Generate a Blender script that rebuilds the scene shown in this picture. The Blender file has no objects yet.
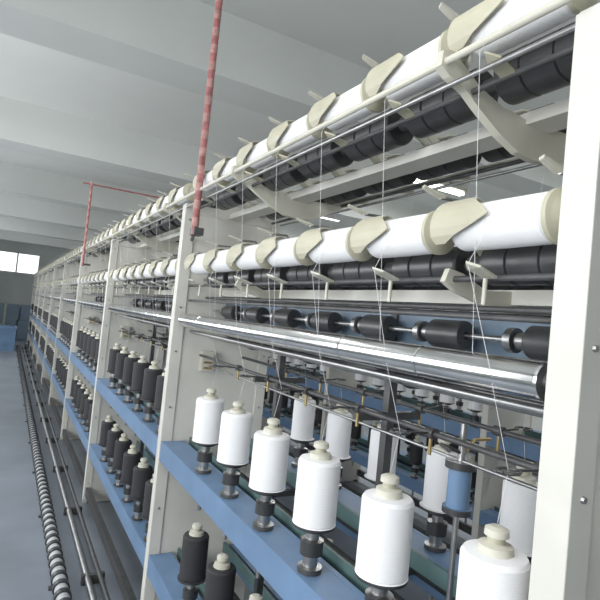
import bpy, math, random
from mathutils import Vector, Matrix
random.seed(4)
EYE=1.55
sc=bpy.context.scene
# ------------------------------------------------------------------ materials
def mat(name,col,rough=.5,metal=0.0,noise=0.06,nscale=8,bump=0.0,bscale=60,emit=None,coat=0):
    m=bpy.data.materials.new(name); m.use_nodes=True
    nt=m.node_tree; b=nt.nodes['Principled BSDF']
    b.inputs['Roughness'].default_value=rough; b.inputs['Metallic'].default_value=metal
    if coat: b.inputs['Coat Weight'].default_value=coat
    tc=nt.nodes.new('ShaderNodeTexCoord')
    n=nt.nodes.new('ShaderNodeTexNoise'); n.inputs['Scale'].default_value=nscale; n.inputs['Detail'].default_value=5
    nt.links.new(tc.outputs['Object'],n.inputs['Vector'])
    r=nt.nodes.new('ShaderNodeValToRGB')
    r.color_ramp.elements[0].position=.3; r.color_ramp.elements[1].position=.7
    r.color_ramp.elements[0].color=tuple(max(0,c*(1-noise*2)) for c in col)+(1,)
    r.color_ramp.elements[1].color=tuple(min(1,c*(1+noise)) for c in col)+(1,)
    nt.links.new(n.outputs['Fac'],r.inputs['Fac']); nt.links.new(r.outputs['Color'],b.inputs['Base Color'])
    if bump:
        n2=nt.nodes.new('ShaderNodeTexNoise'); n2.inputs['Scale'].default_value=bscale
        nt.links.new(tc.outputs['Object'],n2.inputs['Vector'])
        bp=nt.nodes.new('ShaderNodeBump'); bp.inputs['Strength'].default_value=bump; bp.inputs['Distance'].default_value=.003
        nt.links.new(n2.outputs['Fac'],bp.inputs['Height']); nt.links.new(bp.outputs['Normal'],b.inputs['Normal'])
    if emit:
        b.inputs['Emission Color'].default_value=(*emit[0],1); b.inputs['Emission Strength'].default_value=emit[1]
    return m
def yarn(name,col,direction):
    m=bpy.data.materials.new(name); m.use_nodes=True
    nt=m.node_tree; b=nt.nodes['Principled BSDF']; b.inputs['Roughness'].default_value=.75
    b.inputs['Base Color'].default_value=(*col,1)
    tc=nt.nodes.new('ShaderNodeTexCoord'); w=nt.nodes.new('ShaderNodeTexWave')
    w.wave_type='BANDS'; w.bands_direction=direction; w.inputs['Scale'].default_value=90; w.inputs['Distortion'].default_value=2.5
    nt.links.new(tc.outputs['Object'],w.inputs['Vector'])
    bp=nt.nodes.new('ShaderNodeBump'); bp.inputs['Strength'].default_value=.3; bp.inputs['Distance'].default_value=.001
    nt.links.new(w.outputs['Fac'],bp.inputs['Height']); nt.links.new(bp.outputs['Normal'],b.inputs['Normal'])
    return m
M=dict(
 cream=mat('cream_enamel',(.66,.645,.59),.5,0,.05,5,.05),
 blue=mat('blue_enamel',(.12,.21,.36),.45,0,.08,6),
 chrome=mat('polished_chrome',(.70,.70,.70),.16,1,.08,12),
 steel=mat('brushed_steel',(.42,.42,.42),.35,1,.1,20),
 dark=mat('black_rubber',(.028,.029,.031),.42,0,.2,15,coat=.15),
 iron=mat('dark_iron',(.085,.085,.088),.5,.5,.15,20),
 beige=mat('beige_plastic',(.48,.455,.34),.45,0,.06,12),
 ivory=mat('ivory_plastic',(.60,.58,.49),.4,0,.05,12),
 white=yarn('white_yarn',(.86,.86,.875),'Y'),
 whitev=yarn('white_yarn_upright',(.90,.90,.92),'Z'),
 black=yarn('black_yarn',(.020,.020,.023),'Z'),
 red=mat('red_paint',(.38,.12,.12),.5,0,.25,40),
 pink=mat('faded_red_tape',(.48,.24,.22),.6,0,.2,40),
 green=mat('green_plastic',(.07,.13,.13),.45,0,.1,10),
 brass=mat('brass',(.45,.33,.14),.35,.8,.1,20),
 guard=mat('blue_grey_guard',(.14,.20,.27),.4,.2,.08,4),
 wall=mat('painted_plaster_wall',(.60,.63,.61),.8,0,.05,1.5,.1,40),
 ceil=mat('ceiling_paint',(.69,.705,.68),.85,0,.04,.8,.05,30),
 beam=mat('beam_paint',(.60,.62,.60),.85,0,.05,.8,.05,30),
 floor=mat('blue_grey_floor',(.21,.24,.285),.4,0,.12,1.6,.05,20),
 glass=mat('window_daylight_glass',(.8,.85,.9),.2,0,0,1,emit=((.88,.95,1),1.6)),
 tube=mat('fluorescent_tube',(1,1,1),.3,0,0,1,emit=((.95,1,.97),4)),
 hose=mat('pale_hose',(.5,.52,.54),.4,0,.1,20),
 thread=mat('white_thread',(.8,.8,.8),.7,0,0,1),
)
# ------------------------------------------------------------------ mesh builder
class MB:
    def __init__(s): s.v=[];s.f=[];s.m=[];s.s=[];s.mats=[]
    def mi(s,k):
        if k not in s.mats: s.mats.append(k)
        return s.mats.index(k)
    def face(s,idx,k,sm=False): s.f.append(idx); s.m.append(s.mi(k)); s.s.append(sm)
    def box(s,x0,x1,y0,y1,z0,z1,k):
        b=len(s.v)
        for x in(x0,x1):
            for y in(y0,y1):
                for z in(z0,z1): s.v.append((x,y,z))
        for q in((0,1,3,2),(4,6,7,5),(0,4,5,1),(2,3,7,6),(0,2,6,4),(1,5,7,3)): s.face([b+i for i in q],k)
    def lathe(s,o,axis,prof,k,n=24):
        """prof: list of (t,r[,mat])"""
        a=Vector(axis).normalized(); o=Vector(o)
        up=Vector((0,0,1)) if abs(a.z)<.9 else Vector((1,0,0))
        u=a.cross(up).normalized(); w=a.cross(u)
        for i in range(len(prof)-1):
            p,q=prof[i],prof[i+1]; kk=q[2] if len(q)>2 else k
            b=len(s.v)
            for (t,r) in((p[0],p[1]),(q[0],q[1])):
                for j in range(n):
                    an=2*math.pi*j/n
                    s.v.append(tuple(o+a*t+u*(math.cos(an)*r)+w*(math.sin(an)*r)))
            for j in range(n):
                j2=(j+1)%n
                s.face([b+j,b+j2,b+n+j2,b+n+j],kk,True)
    def rod(s,p,q,r,k,n=10):
        p=Vector(p);q=Vector(q);L=(q-p).length
        s.lathe(p,q-p,[(0,0),(0,r),(L,r),(L,0)],k,n)
    def path(s,pts,r,k,n=8):
        for i in range(len(pts)-1): s.rod(pts[i],pts[i+1],r,k,n)
    def prism(s,pts,d,k):
        """extrude polygon pts (3d) by vector d"""
        b=len(s.v); n=len(pts); d=Vector(d)
        for p in pts: s.v.append(tuple(p))
        for p in pts: s.v.append(tuple(Vector(p)+d))
        s.face([b+i for i in range(n)],k); s.face([b+n+i for i in reversed(range(n))],k)
        for i in range(n):
            j=(i+1)%n; s.face([b+i,b+n+i,b+n+j,b+j],k)
    def mesh(s,name):
        me=bpy.data.meshes.new(name); me.from_pydata(s.v,[],s.f)
        for k in s.mats: me.materials.append(M[k])
        for i,p in enumerate(me.polygons): p.material_index=s.m[i]; p.use_smooth=s.s[i]
        me.update()
        import bmesh
        bm=bmesh.new(); bm.from_mesh(me); bmesh.ops.recalc_face_normals(bm,faces=bm.faces); bm.to_mesh(me); bm.free()
        return me
def obj(name,me,parent=None,loc=(0,0,0),bevel=0):
    o=bpy.data.objects.new(name,me); sc.collection.objects.link(o); o.location=loc
    if parent: o.parent=parent
    if bevel:
        b=o.modifiers.new('bevel','BEVEL'); b.width=bevel; b.segments=2; b.limit_method='ANGLE'
    return o
def empty(name,loc=(0,0,0)):
    o=bpy.data.objects.new(name,None); sc.collection.objects.link(o); o.location=loc; o.empty_display_size=.1; return o

XC=.905; XF=.66; PITCH=1.9; Y0=.435; HT=.543
def H(h): return EYE+h
def mir(x,side): return x if side==0 else 2*XC-x
PY=[.58+.25*i for i in range(7)]
BY=[.55+.26*i for i in range(6)]

# ---- frame panels (one per bay boundary); local y = panel centre
def panel_mesh():
    b=MB(); t=.025; top=H(.47); e=.003
    XB=2*XC-XF
    b.box(XF+.012,XB-.012,-t+.008,t-.008,0.02,top-.01,'cream')
    # folded front / back edges
    b.box(XF,XF+.05,-t,t,0.0,top,'cream'); b.box(XB-.05,XB,-t,t,0,top,'cream')
    b.box(XF+e,XB-e,-t+e,t-e,top-.04,top+.004,'cream'); b.box(XF+e,XB-e,-t+e,t-e,H(-.72),H(-.69),'cream')
    b.box(XF+e,XB-e,-t+e,t-e,.003,.07,'cream')
    for side in(0,1):
        for h in(.40,.22,.0,-.2,-.45,-.64,-.9,-1.15,-1.4):
            x=mir(XF+.025,side)
            b.lathe((x,-t-.004,H(h)),(0,1,0),[(0,0),(0,.0045),(.004,.0055)],'steel',8)
    # control/junction box on the panel face
    b.box(.80,.86,-t-.03,-t+.005,H(-.28),H(-.19),'ivory')
    b.box(.81,.85,-t-.034,-t-.03,H(-.245),H(-.235),'brass'); b.box(.81,.85,-t-.034,-t-.03,H(-.27),H(-.26),'brass')
    # levelling feet
    for x in(XF+.05,XB-.05): b.lathe((x,0,0),(0,0,1),[(0,.035),(.015,.035),(.02,.012)],'iron',12)
    # central post for the top level
    b.box(XC-.05,XC+.05,-t+.005,t-.005,top-.02,H(.50),'cream')
    return b.mesh('side_panel')
# ---- bay structure rails, shafts, rollers. local y from 0(panel centre) to PITCH
DX,DH=.785,-.052
def bay_mesh():
    b=MB(); a=.028; e=PITCH-.028
    # central beams
    b.box(XC-.035,XC+.035,a,e,H(.435),H(.46),'cream')
    b.box(XC-.03,XC+.03,a,e,H(.07),H(.10),'cream')
    b.box(XC-.006,XC+.006,a,e,H(-.05),H(.05),'guard')
    for s in(0,1):
        m=lambda x: mir(x,s)
        def bx(x0,x1,y0,y1,z0,z1,k):
            p,q=sorted((m(x0),m(x1))); b.box(p,q,y0,y1,z0,z1,k)
        # spindle rails, upper and lower tier
        for h in(-.60,-1.10):
            bx(.674,.75,a,e,H(h)-.012,H(h)-.001,'blue'); bx(.662,.674,a,e,H(h)-.085,H(h),'blue'); bx(.75,.765,a,e,H(h)-.085,H(h),'blue')
            bx(.79,.80,a,e,H(h)-.03,H(h)+.015,'green')
            b.rod((m(.83),a,H(h)-.12),(m(.83),e,H(h)-.12),.018,'iron',12)
            bx(.768,.772,a,e,H(h)-.06,H(h)-.02,'dark')
        bx(.67,.70,a,e,.06,.12,'iron')
        # chrome roller with joints
        y=a
        L=(e-a)
        prof=[(0,0),(0,.014,'iron'),(.02,.014,'steel'),(.02,.029,'iron')]
        n=7; seg=(L-.04)/n
        for i in range(n):
            t0=.02+i*seg; t1=t0+seg
            prof+= [(t0+.004,.030,'chrome'),(t1-.003,.030,'chrome'),(t1-.003,.0288,'iron'),(t1,.0288,'iron')]
        prof+=[(L-.02,.014,'iron'),(L,.014,'steel'),(L,0,'steel')]
        b.lathe((m(.70),a,H(-.056)),(0,1,0),prof,'chrome',32)
        b.rod((m(.745),a,H(-.105)),(m(.745),e,H(-.105)),.008,'steel',10)
        b.rod((m(.84),a,H(-.125)),(m(.84),e,H(-.125)),.006,'steel',10)
        b.rod((m(.72),a,H(.035)),(m(.72),e,H(.035)),.005,'iron',10)
        b.rod((m(.80),a,H(.055)),(m(.80),e,H(.055)),.006,'iron',10)
        # front rods top level
        b.rod((m(.645),a-.03,H(.490)),(m(.645),e+.03,H(.490)),.007,'ivory',10)
        b.rod((m(.665),a-.03,H(.455)),(m(.665),e+.03,H(.455)),.005,'steel',10)
        # per level: drum shaft, hinge rod, guide bar
        for hz in(.19,HT):
            b.rod((m(DX),a,H(hz+DH)),(m(DX),e,H(hz+DH)),.009,'steel',10)
            b.rod((m(.80),a,H(hz+.062)),(m(.80),e,H(hz+.062)),.006,'steel',10)
            b.rod((m(.715),a,H(hz-.088)),(m(.715),e,H(hz-.088)),.006,'iron',10)
        # guide bar lower
        b.rod((m(.80),a,H(-.21)),(m(.80),e,H(-.21)),.006,'iron',10)
        b.rod((m(.84),a,H(-.255)),(m(.84),e,H(-.255)),.004,'steel',8)
        # drums
        for py in PY:
            y=py-Y0
            for hz,r in((.19,.040),(HT,.047)):
                b.lathe((m(DX),y-.095,H(hz+DH)),(0,1,0),[(0,.010),(0,r-.004),(.004,r),(.06,r),(.062,r-.004,'iron'),(.066,r-.004,'iron'),(.068,r),(.127,r),(.129,r-.004,'iron'),(.133,r-.004,'iron'),(.135,r),(.186,r),(.19,r-.004),(.19,.010)],'dark',24)
                b.lathe((m(DX),y+.103,H(hz+DH)),(0,1,0),[(0,.010),(0,.018),(.044,.018),(.044,.010)],'iron',16)
            # feed rollers in the middle
            b.lathe((m(.845),y-.05,H(0.0)),(0,1,0),[(0,.008),(0,.028),(.004,.031),(.09,.031),(.094,.028),(.094,.016,'steel'),(.12,.016,'steel'),(.12,.006,'steel')],'dark',20)
            b.lathe((m(.845),y+.075,H(0.0)),(0,1,0),[(0,.006),(0,.024),(.016,.024),(.016,.006)],'steel',16)
            # yarn guide hooks below packages
            b.prism([(m(.72),y+.02,H(.098)),(m(.66),y+.012,H(.112)),(m(.645),y+.03,H(.118)),(m(.66),y+.04,H(.110)),(m(.72),y+.05,H(.098))],(0,0,.004),'ivory')
            b.rod((m(.70),y+.035,H(.10)),(m(.70),y+.035,H(.055)),.004,'ivory',8)
            b.prism([(m(.72),y+.02,H(.452)),(m(.665),y+.012,H(.462)),(m(.645),y+.03,H(.470)),(m(.665),y+.04,H(.462)),(m(.72),y+.05,H(.452))],(0,0,.004),'beige')
        b.rod((m(.845),a,H(0)),(m(.845),e,H(0)),.006,'steel',8)
        # roller brackets
        for y in(.52,1.0,1.45):
            b.prism([(m(.71),y,H(-.062)),(m(.73),y,H(-.085)),(m(.86),y,H(-.14)),(m(.90),y,H(-.14)),(m(.90),y,H(-.11)),(m(.735),y,H(-.035))],(0,.008,0),'iron')
        # pigtail guides above each bobbin
        for by in BY:
            y=by-Y0
            hg=-.21
            pts=[(m(.80),y,H(hg)),(m(.735),y,H(hg+.004))]
            for j in range(9):
                an=math.pi*2*j/9
                pts.append((m(.695+.02*math.cos(an)+.02),y+.018*math.sin(an),H(hg+.004)))
            b.path(pts,.0028,'iron',6)
            b.lathe((m(.80),y-.012,H(hg)),(0,1,0),[(0,0),(0,.012),(.024,.012),(.024,0)],'iron',10)
            b.rod((m(.80),y,H(-.21)),(m(.80),y,H(-.255)),.004,'brass',6)
        # cantilever arms of the top level
        for y in(.705-Y0,1.705-Y0):
            out=[(XC-.0,.44),(XC-.08,.45),(.80,.45),(.735,.47),(.70,.49),(.655,.515),(.635,.508),(.632,.480),(.655,.466),(.70,.452),(.735,.43),(.80,.395),(XC-.05,.375),(XC,.37)]
            b.prism([(m(x),y-.009,H(h)) for x,h in out],(0,.018,0),'ivory')
            out2=[(XC,.10),(.80,.09),(.735,.115),(.70,.12),(.69,.095),(.72,.08),(.80,.06),(XC,.055)]
            b.prism([(m(x),y-.006,H(h)) for x,h in out2],(0,.012,0),'ivory')
    # uprights linking rail tiers inside the bay
    for y in(.63,1.26):
        b.box(XC-.012,XC+.012,y,y+.024,H(-1.5),H(.05),'iron')
    for h in(-.66,-1.16,-.24):
        for y in(.63,1.26): b.box(.77 if h<-.5 else .80,2*XC-(.77 if h<-.5 else .80),y+.002,y+.02,H(h),H(h)+.02,'iron')
    return b.mesh('bay_structure')
# ---- packages, with cradles as separate mesh
def package_mesh():
    b=MB()
    for s in(0,1):
        for hz in(.19,HT):
            for py in PY:
                y=py-Y0
                R=.042+random.uniform(-.003,.001); L=.178
                if hz>.5: R-=.003
                o=(mir(.70,s),y-.105,H(hz))
                pr=[(0,.0,'iron'),(0,.012,'iron'),(-.004,.013,'beige'),(-.004,.024,'beige'),(.002,.034,'beige'),(.006,.0425,'beige'),(.014,.0425,'beige'),(.016,.036,'ivory'),(.018,R-.005,'white'),
                    (.021,R-.001),(.027,R),(.02+L*.5,R+.0008),(.012+L,R),(.017+L,R-.002),(.019+L,.02),(.019+L,.018,'beige'),(.205,.018,'beige'),(.205,0,'beige')]
                b.lathe(o,(0,1,0),pr,'white',36)
    return b.mesh('yarn_package_bay')
def cradle_mesh():
    b=MB()
    for s in(0,1):
        m=lambda x: mir(x,s)
        for hz in(.19,HT):
            for i,py in enumerate(PY):
                y=py-Y0
                # arms at either end reaching from hinge rod to package axis
                for yy,th in((y-.113,.004),(y+.102,.004)):
                    out=[(.808,hz+.070),(.79,hz+.074),(.74,hz+.056),(.70,hz+.022),(.684,hz+.008),(.688,hz-.012),(.706,hz-.016),(.722,hz+.008),(.76,hz+.036),(.805,hz+.052)]
                    b.prism([(m(x),yy,H(h)) for x,h in out],(0,th,0),'ivory')
                # curved tapering wing wrapped round front of package end
                yE=y+.112; R=.050
                angs=[-38,-22,-6,10,26,42,58,74,90,104]
                wd=[.018,.045,.085,.115,.100,.08,.062,.055,.05,.046]
                for j in range(len(angs)-1):
                    q=[]
                    for rr in(R,R+.003):
                        for (an,w) in((angs[j],wd[j]),(angs[j+1],wd[j+1])):
                            c=math.radians(an)
                            x=.70-rr*math.cos(c); z=hz+rr*math.sin(c)
                            q.append((m(x),yE-w,H(z))); q.append((m(x),yE+min(.012,w*.3),H(z)))
                    base=len(b.v); b.v+=q
                    for f in((0,1,3,2),(4,6,7,5),(0,4,5,1),(2,3,7,6),(0,2,6,4),(1,5,7,3)):
                        b.face([base+k for k in f],'beige' if j<6 else 'ivory')
                # lifting lever
                ly=y-.06
                b.path([(m(.80),ly,H(hz+.062)),(m(.775),ly-.01,H(hz+.078)),(m(.71),ly-.02,H(hz+.072))],.0035,'steel',8)
                b.prism([(m(.715),ly-.03,H(hz+.070)),(m(.715),ly-.01,H(hz+.070)),(m(.665),ly-.016,H(hz+.080)),(m(.658),ly-.03,H(hz+.080))],(0,0,.005),'ivory')
    return b.mesh('package_cradles')
def bobbin_mesh(tiers,k,x=.70,sides=(0,1)):
    b=MB()
    for s in sides:
        for hr in tiers:
            for by in BY:
                y=by-Y0; z=H(hr); w=.052 if s==0 else .045
                if k=='black': w=.048
                hs=random.uniform(-.004,.004)
                pr=[(0,.0,'iron'),(0,.030,'iron'),(.012,.030,'iron'),(.014,.018,'steel'),(.04,.018,'steel'),(.042,.028,'dark'),(.075,.028,'dark'),(.078,.016,'steel'),(.098,.016,'steel'),
                    (.10,.034,'dark'),(.108,.034,'dark'),(.110,.053,'dark'),(.116,.053,'dark'),
                    (.117,w-.002,k),(.121,w,k),(.262+hs,w,k),(.269+hs,w-.004,k),(.271+hs,.028,k),(.272,.027,'ivory'),(.282,.026,'ivory'),(.286,.014,'ivory'),(.294,.013,'beige'),(.296,.019,'beige'),(.306,.018,'ivory'),(.310,.010,'ivory'),(.310,0,'ivory')]
                b.lathe((mir(x,s),y,z),(0,0,1),pr,k,32)
                # bolster below the rail
                b.lathe((mir(x,s),y,z),(0,0,-1),[(.013,.0,'iron'),(.013,.018,'iron'),(.09,.016,'iron'),(.10,.008,'steel'),(.14,.007,'steel'),(.14,0,'steel')],'iron',14)
    return b.mesh('thread_bobbins_'+k)
def thread_mesh():
    b=MB()
    for s in(0,1):
        m=lambda x: mir(x,s)
        for i,by in enumerate(BY):
            y=by-Y0; yp=PY[i]-Y0
            b.path([(m(.70),y,H(-.285)),(m(.715),y,H(-.206)),(m(.672),y+.01,H(-.07))],.0005,'thread',4)
            b.path([(m(.670),y+.01,H(-.06)),(m(.65),yp+.03,H(.118)),(m(.662),yp+.01,H(.17))],.0005,'thread',4)
            b.path([(m(.69),yp+.04,H(-.03)),(m(.64),yp+.035,H(.472)),(m(.66),yp+.01,H(.535))],.0005,'thread',4)
    return b.mesh('yarn_ends')

pm,bm_,pk,cr,th=panel_mesh(),bay_mesh(),package_mesh(),cradle_mesh(),thread_mesh()
bw=bobbin_mesh((-.60,),'whitev'); bb=bobbin_mesh((-.60,-1.10),'black'); bl=bobbin_mesh((-1.10,),'black')
def machine(dx,nb,white_bays):
    mach=empty('yarn_twisting_machine',(dx,0,0))
    pks=empty('yarn_packages',(dx,0,0)); bobs=empty('thread_bobbins',(dx,0,0))
    for k in range(nb+1):
        obj('side_panel_%d'%(k+1),pm,mach,(0,Y0+k*PITCH,0),.003)
    for k in range(nb):
        y=Y0+k*PITCH
        obj('bay_structure_%d'%(k+1),bm_,mach,(0,y,0)); obj('package_cradles_%d'%(k+1),cr,mach,(0,y,0)); obj('yarn_ends_%d'%(k+1),th,mach,(0,y,0))
        obj('packages_%d'%(k+1),pk,pks,(0,y,0))
        if k in white_bays:
            obj('white_bobbins_%d'%(k+1),bw,bobs,(0,y,0)); obj('black_bobbins_%d'%(k+1),bl,bobs,(0,y,0))
        else: obj('black_bobbins_%d'%(k+1),bb,bobs,(0,y,0))
    return mach
machine(0,9,(0,)); machine(2.1,5,(0,1,2))

# blue yarn tension unit inside first bay
b=MB()
b.lathe((.84,.76,H(-.36)),(0,0,1),[(0,0,'dark'),(0,.030,'dark'),(.012,.030,'dark'),(.012,.023,'blue'),(.09,.023,'blue'),(.09,.031,'dark'),(.105,.031,'dark'),(.105,.008,'steel'),(.18,.006,'steel'),(.18,0,'steel')],'blue',24)
b.rod((.84,.76,H(-.60)),(.84,.76,H(-.36)),.006,'steel')
b.lathe((.84,.76,H(-.612)),(0,0,1),[(0,.03),(.012,.03),(.014,0)],'iron',16)
b.path([(.84,.76,H(-.24)),(.78,.76,H(-.22)),(.74,.70,H(-.215))],.004,'iron')
b.path([(.84,.76,H(-.25)),(.92,.80,H(-.225)),(.97,.80,H(-.225))],.004,'brass')
obj('yarn_tension_unit',b.mesh('yarn_tension_unit'))

# ------------------------------------------------------------------ red poles
b=MB()
def pole(x,y,z0,z1,r=.014):
    n=int((z1-z0)/.07); pr=[(0,0),(0,r)]
    for i in range(n):
        t=(z1-z0)*i/n; t2=(z1-z0)*(i+.5)/n; t3=(z1-z0)*(i+1)/n
        pr+=[(t2,r,'red'),(t2+.001,r+.001,'pink'),(t3-.001,r+.001,'pink'),(t3,r,'red')]
    b.lathe((x,y,z0),(0,0,1),pr,'red',16)
pole(.64,2.08,H(.30),3.3)
b.box(.63,.67,2.05,2.11,H(.30),H(.33),'iron')
b.rod((.64,2.08,H(.31)),(.70,2.30,H(.31)),.008,'iron')
obj('red_conduit_pole',b.mesh('red_conduit_pole'))
b=MB(); pole(.60,5.4,H(.3),H(1.12),.012); b.rod((.52,5.4,H(1.1)),(2.3,5.4,H(1.1)),.008,'red',12)
b.rod((.60,5.4,H(.32)),(.67,5.4,H(.32)),.01,'iron'); b.rod((2.25,5.4,H(1.1)),(2.25,5.4,3.3),.010,'red')
obj('red_conduit_pole.001',b.mesh('red_conduit_frame'))

# ------------------------------------------------------------------ floor pipes
b=MB()
pr=[(0,0),(0,.030)]; t=0
while t<14.5:
    pr+=[(t+.060,.034,'hose'),(t+.061,.042,'dark'),(t+.095,.042,'dark'),(t+.096,.034,'hose')]; t+=.096
pr+=[(t,0,'hose')]
b.lathe((.40,1.6,.045),(0,1,0),pr,'hose',18)
for y in range(2,16): b.box(.35,.45,y,y+.03,0,.012,'iron')
obj('ribbed_floor_hose',b.mesh('ribbed_floor_hose'))
b=MB(); b.rod((.54,1.2,.035),(.54,17,.035),.018,'steel',12); b.rod((.60,1.2,.05),(.60,17,.05),.012,'iron',12)
for y in range(2,17): b.box(.51,.63,y,y+.03,0,.05,'iron')
obj('floor_air_pipe',b.mesh('floor_air_pipe'))
# blue crate at far end
b=MB(); x0,x1,y0,y1=-.25,.3,15.2,15.8
b.box(x0+.03,x1-.03,y0+.03,y1-.03,.02,.05,'blue')
b.box(x0,x0+.03,y0,y1,0,.56,'blue'); b.box(x1-.03,x1,y0,y1,0,.56,'blue')
b.box(x0+.03,x1-.03,y0,y0+.03,0,.56,'blue'); b.box(x0+.03,x1-.03,y1-.03,y1,0,.56,'blue')
b.box(x0-.02,x1+.02,y0-.02,y0+.03,.56,.62,'blue'); b.box(x0-.02,x1+.02,y1-.03,y1+.02,.56,.62,'blue')
b.box(x0-.02,x0+.03,y0+.03,y1-.03,.56,.62,'blue'); b.box(x1-.03,x1+.02,y0+.03,y1-.03,.56,.62,'blue')
obj('blue_crate',b.mesh('blue_crate'))
# stacked cartons against the far wall
b=MB()
for (x0,y0,z0,w_,h_) in((-1.2,19.2,0,.8,.6),(-.35,19.3,0,.7,.6),(.4,19.2,0,.8,.6),(-1.15,19.25,.6,.7,.55),(-.4,19.3,.6,.8,.5),(.45,19.3,.6,.7,.5)):
    b.box(x0,x0+w_,y0,y0+.7,z0+.003,z0+h_,'guard'); b.box(x0+w_/2-.03,x0+w_/2+.03,y0-.003,y0+.703,z0+.004,z0+h_+.003,'beige')
obj('stacked_cartons',b.mesh('stacked_cartons'))

# ------------------------------------------------------------------ room
RX0,RX1,RY0,RY1,CH=-2.4,5.6,-3.0,20.5,3.3
def simple(name,boxes,k,bev=0):
    b=MB()
    for q in boxes: b.box(*q,k)
    return obj(name,b.mesh(name),bevel=bev)
simple('floor',[(RX0-.2,RX1+.2,RY0-.2,RY1+.2,-.1,0)],'floor')
simple('ceiling',[(RX0-.2,RX1+.2,RY0-.2,RY1+.2,CH,CH+.1)],'ceil')
simple('wall_right',[(RX1,RX1+.2,RY0,RY1,0,CH)],'wall')
simple('wall_back',[(RX0,RX1,RY0-.2,RY0,0,CH)],'wall')
# far wall with window openings
simple('wall_front',[(RX0,RX1,RY1,RY1+.2,0,2.15),(RX0,RX1,RY1,RY1+.2,2.9,CH),(RX0,-1.9,RY1,RY1+.2,2.15,2.9),(.9,1.6,RY1,RY1+.2,2.15,2.9),(4.6,RX1,RY1,RY1+.2,2.15,2.9)],'wall')
WL=[(-1.5,1.5),(3,6),(7.5,10.5),(12,15)]
bx=[(RX0-.2,RX0,RY0,RY1,0,1.0),(RX0-.2,RX0,RY0,RY1,2.8,CH)]; prev=RY0
for a,c in WL: bx.append((RX0-.2,RX0,prev,a,1.0,2.8)); prev=c
bx.append((RX0-.2,RX0,prev,RY1,1.0,2.8)); simple('wall_left',bx,'wall')
wi=1
for a,c in WL:
    b=MB(); x=RX0-.1
    b.box(x-.01,x,a,c,1.0,2.8,'glass')
    for yy in(a,(a+c)/2-.025,c-.05): b.box(x,x+.05,yy,yy+.05,1.0,2.8,'ivory')
    for zz in(1.0,1.9,2.75): b.box(x,x+.048,a,c,zz,zz+.05,'ivory')
    obj('window_%d'%wi,b.mesh('window')); wi+=1
for a,c in((-1.9,.9),(1.6,4.6)):
    b=MB(); y=RY1+.1
    b.box(a,c,y,y+.01,2.15,2.9,'glass')
    for j in range(5):
        xx=a+(c-a-.05)*j/4; b.box(xx,xx+.05,y-.05,y,2.15,2.9,'ivory')
    for zz in(2.15,2.85): b.box(a,c,y-.048,y,zz,zz+.05,'ivory')
    obj('window_%d'%wi,b.mesh('window')); wi+=1
for i,y in enumerate((2.9,5.5,8.3,11.0,13.7,16.4)):
    simple('ceiling_beam' if i==0 else 'ceiling_beam.%03d'%i,[(RX0,RX1,y,y+.35,2.92,CH)],'beam')
simple('baseboard_right',[(RX1-.02,RX1,RY0,RY1,0,.12)],'iron')
# lamps
def lamp(x,y,alongx=True,p=22):
    b=MB(); z=CH-.13
    b.box(-.62,.62,-.05,.05,.05,.09,'ivory')
    for yy in(-.03,.03): b.rod((-.58,yy,.02),(.58,yy,.02),.014,'tube',10)
    for xx in(-.6,.585): b.box(xx,xx+.015,-.05,.05,0,.06,'ivory')
    for xx in(-.4,.4): b.rod((xx,0,.09),(xx,0,.13),.006,'iron')
    o=obj('fluorescent_lamp',b.mesh('fluorescent_lamp'),None,(x,y,z))
    if not alongx: o.rotation_euler=(0,0,math.pi/2)
    l=bpy.data.lights.new('lamp_light','AREA'); l.shape='RECTANGLE'; l.size=1.2; l.size_y=.15; l.energy=p; l.color=(1,1,.98)
    lo=bpy.data.objects.new('tube_light',l); sc.collection.objects.link(lo); lo.parent=o; lo.location=(0,0,-.01)
lamp(-.05,3.7,True,14)
lamp(-.5,0.4,True,16)  # out-of-view fixture near the camera, added to light the near bay
lamp(-1.2,12.5,True,14)  # another added fixture, out of view, lighting the far aisle
for y in(1.2,4.4,7,12): lamp(3.9,y,True,34)  # added lamps, stronger to brighten right wall and second machine
# daylight entering by the windows
for i,(a,c) in enumerate(WL):
    l=bpy.data.lights.new('daylight','AREA'); l.shape='RECTANGLE'; l.energy=(80,68,48,38)[i]; l.color=(.98,.99,1)
    lo=bpy.data.objects.new('window_daylight',l); sc.collection.objects.link(lo); lo.location=(RX0+.02,(a+c)/2,1.9)
    lo.rotation_euler=(0,-math.pi/2,0); l.size=1.7; l.size_y=2.9
# world
w=bpy.data.worlds.new('world'); sc.world=w; w.use_nodes=True
w.node_tree.nodes['Background'].inputs[0].default_value=(.85,.92,1,1); w.node_tree.nodes['Background'].inputs[1].default_value=1.0
# ------------------------------------------------------------------ camera
yaw=math.radians(29.3); pit=math.radians(2.1); rl=math.radians(5.7)
f=Vector((math.sin(yaw)*math.cos(pit),math.cos(yaw)*math.cos(pit),math.sin(pit)))
r0=Vector((math.cos(yaw),-math.sin(yaw),0)); u0=r0.cross(f)
R=r0*math.cos(rl)+u0*math.sin(rl); U=-r0*math.sin(rl)+u0*math.cos(rl)
cam=bpy.data.cameras.new('camera'); co=bpy.data.objects.new('camera',cam); sc.collection.objects.link(co)
mt=Matrix((R,U,-f)).transposed().to_4x4(); mt.translation=Vector((0,0,EYE)); co.matrix_world=mt
cam.lens=31.2; cam.sensor_width=36; cam.clip_start=.02; sc.camera=co
sc.view_settings.view_transform='Standard'; sc.view_settings.exposure=0.02; sc.view_settings.gamma=1.12
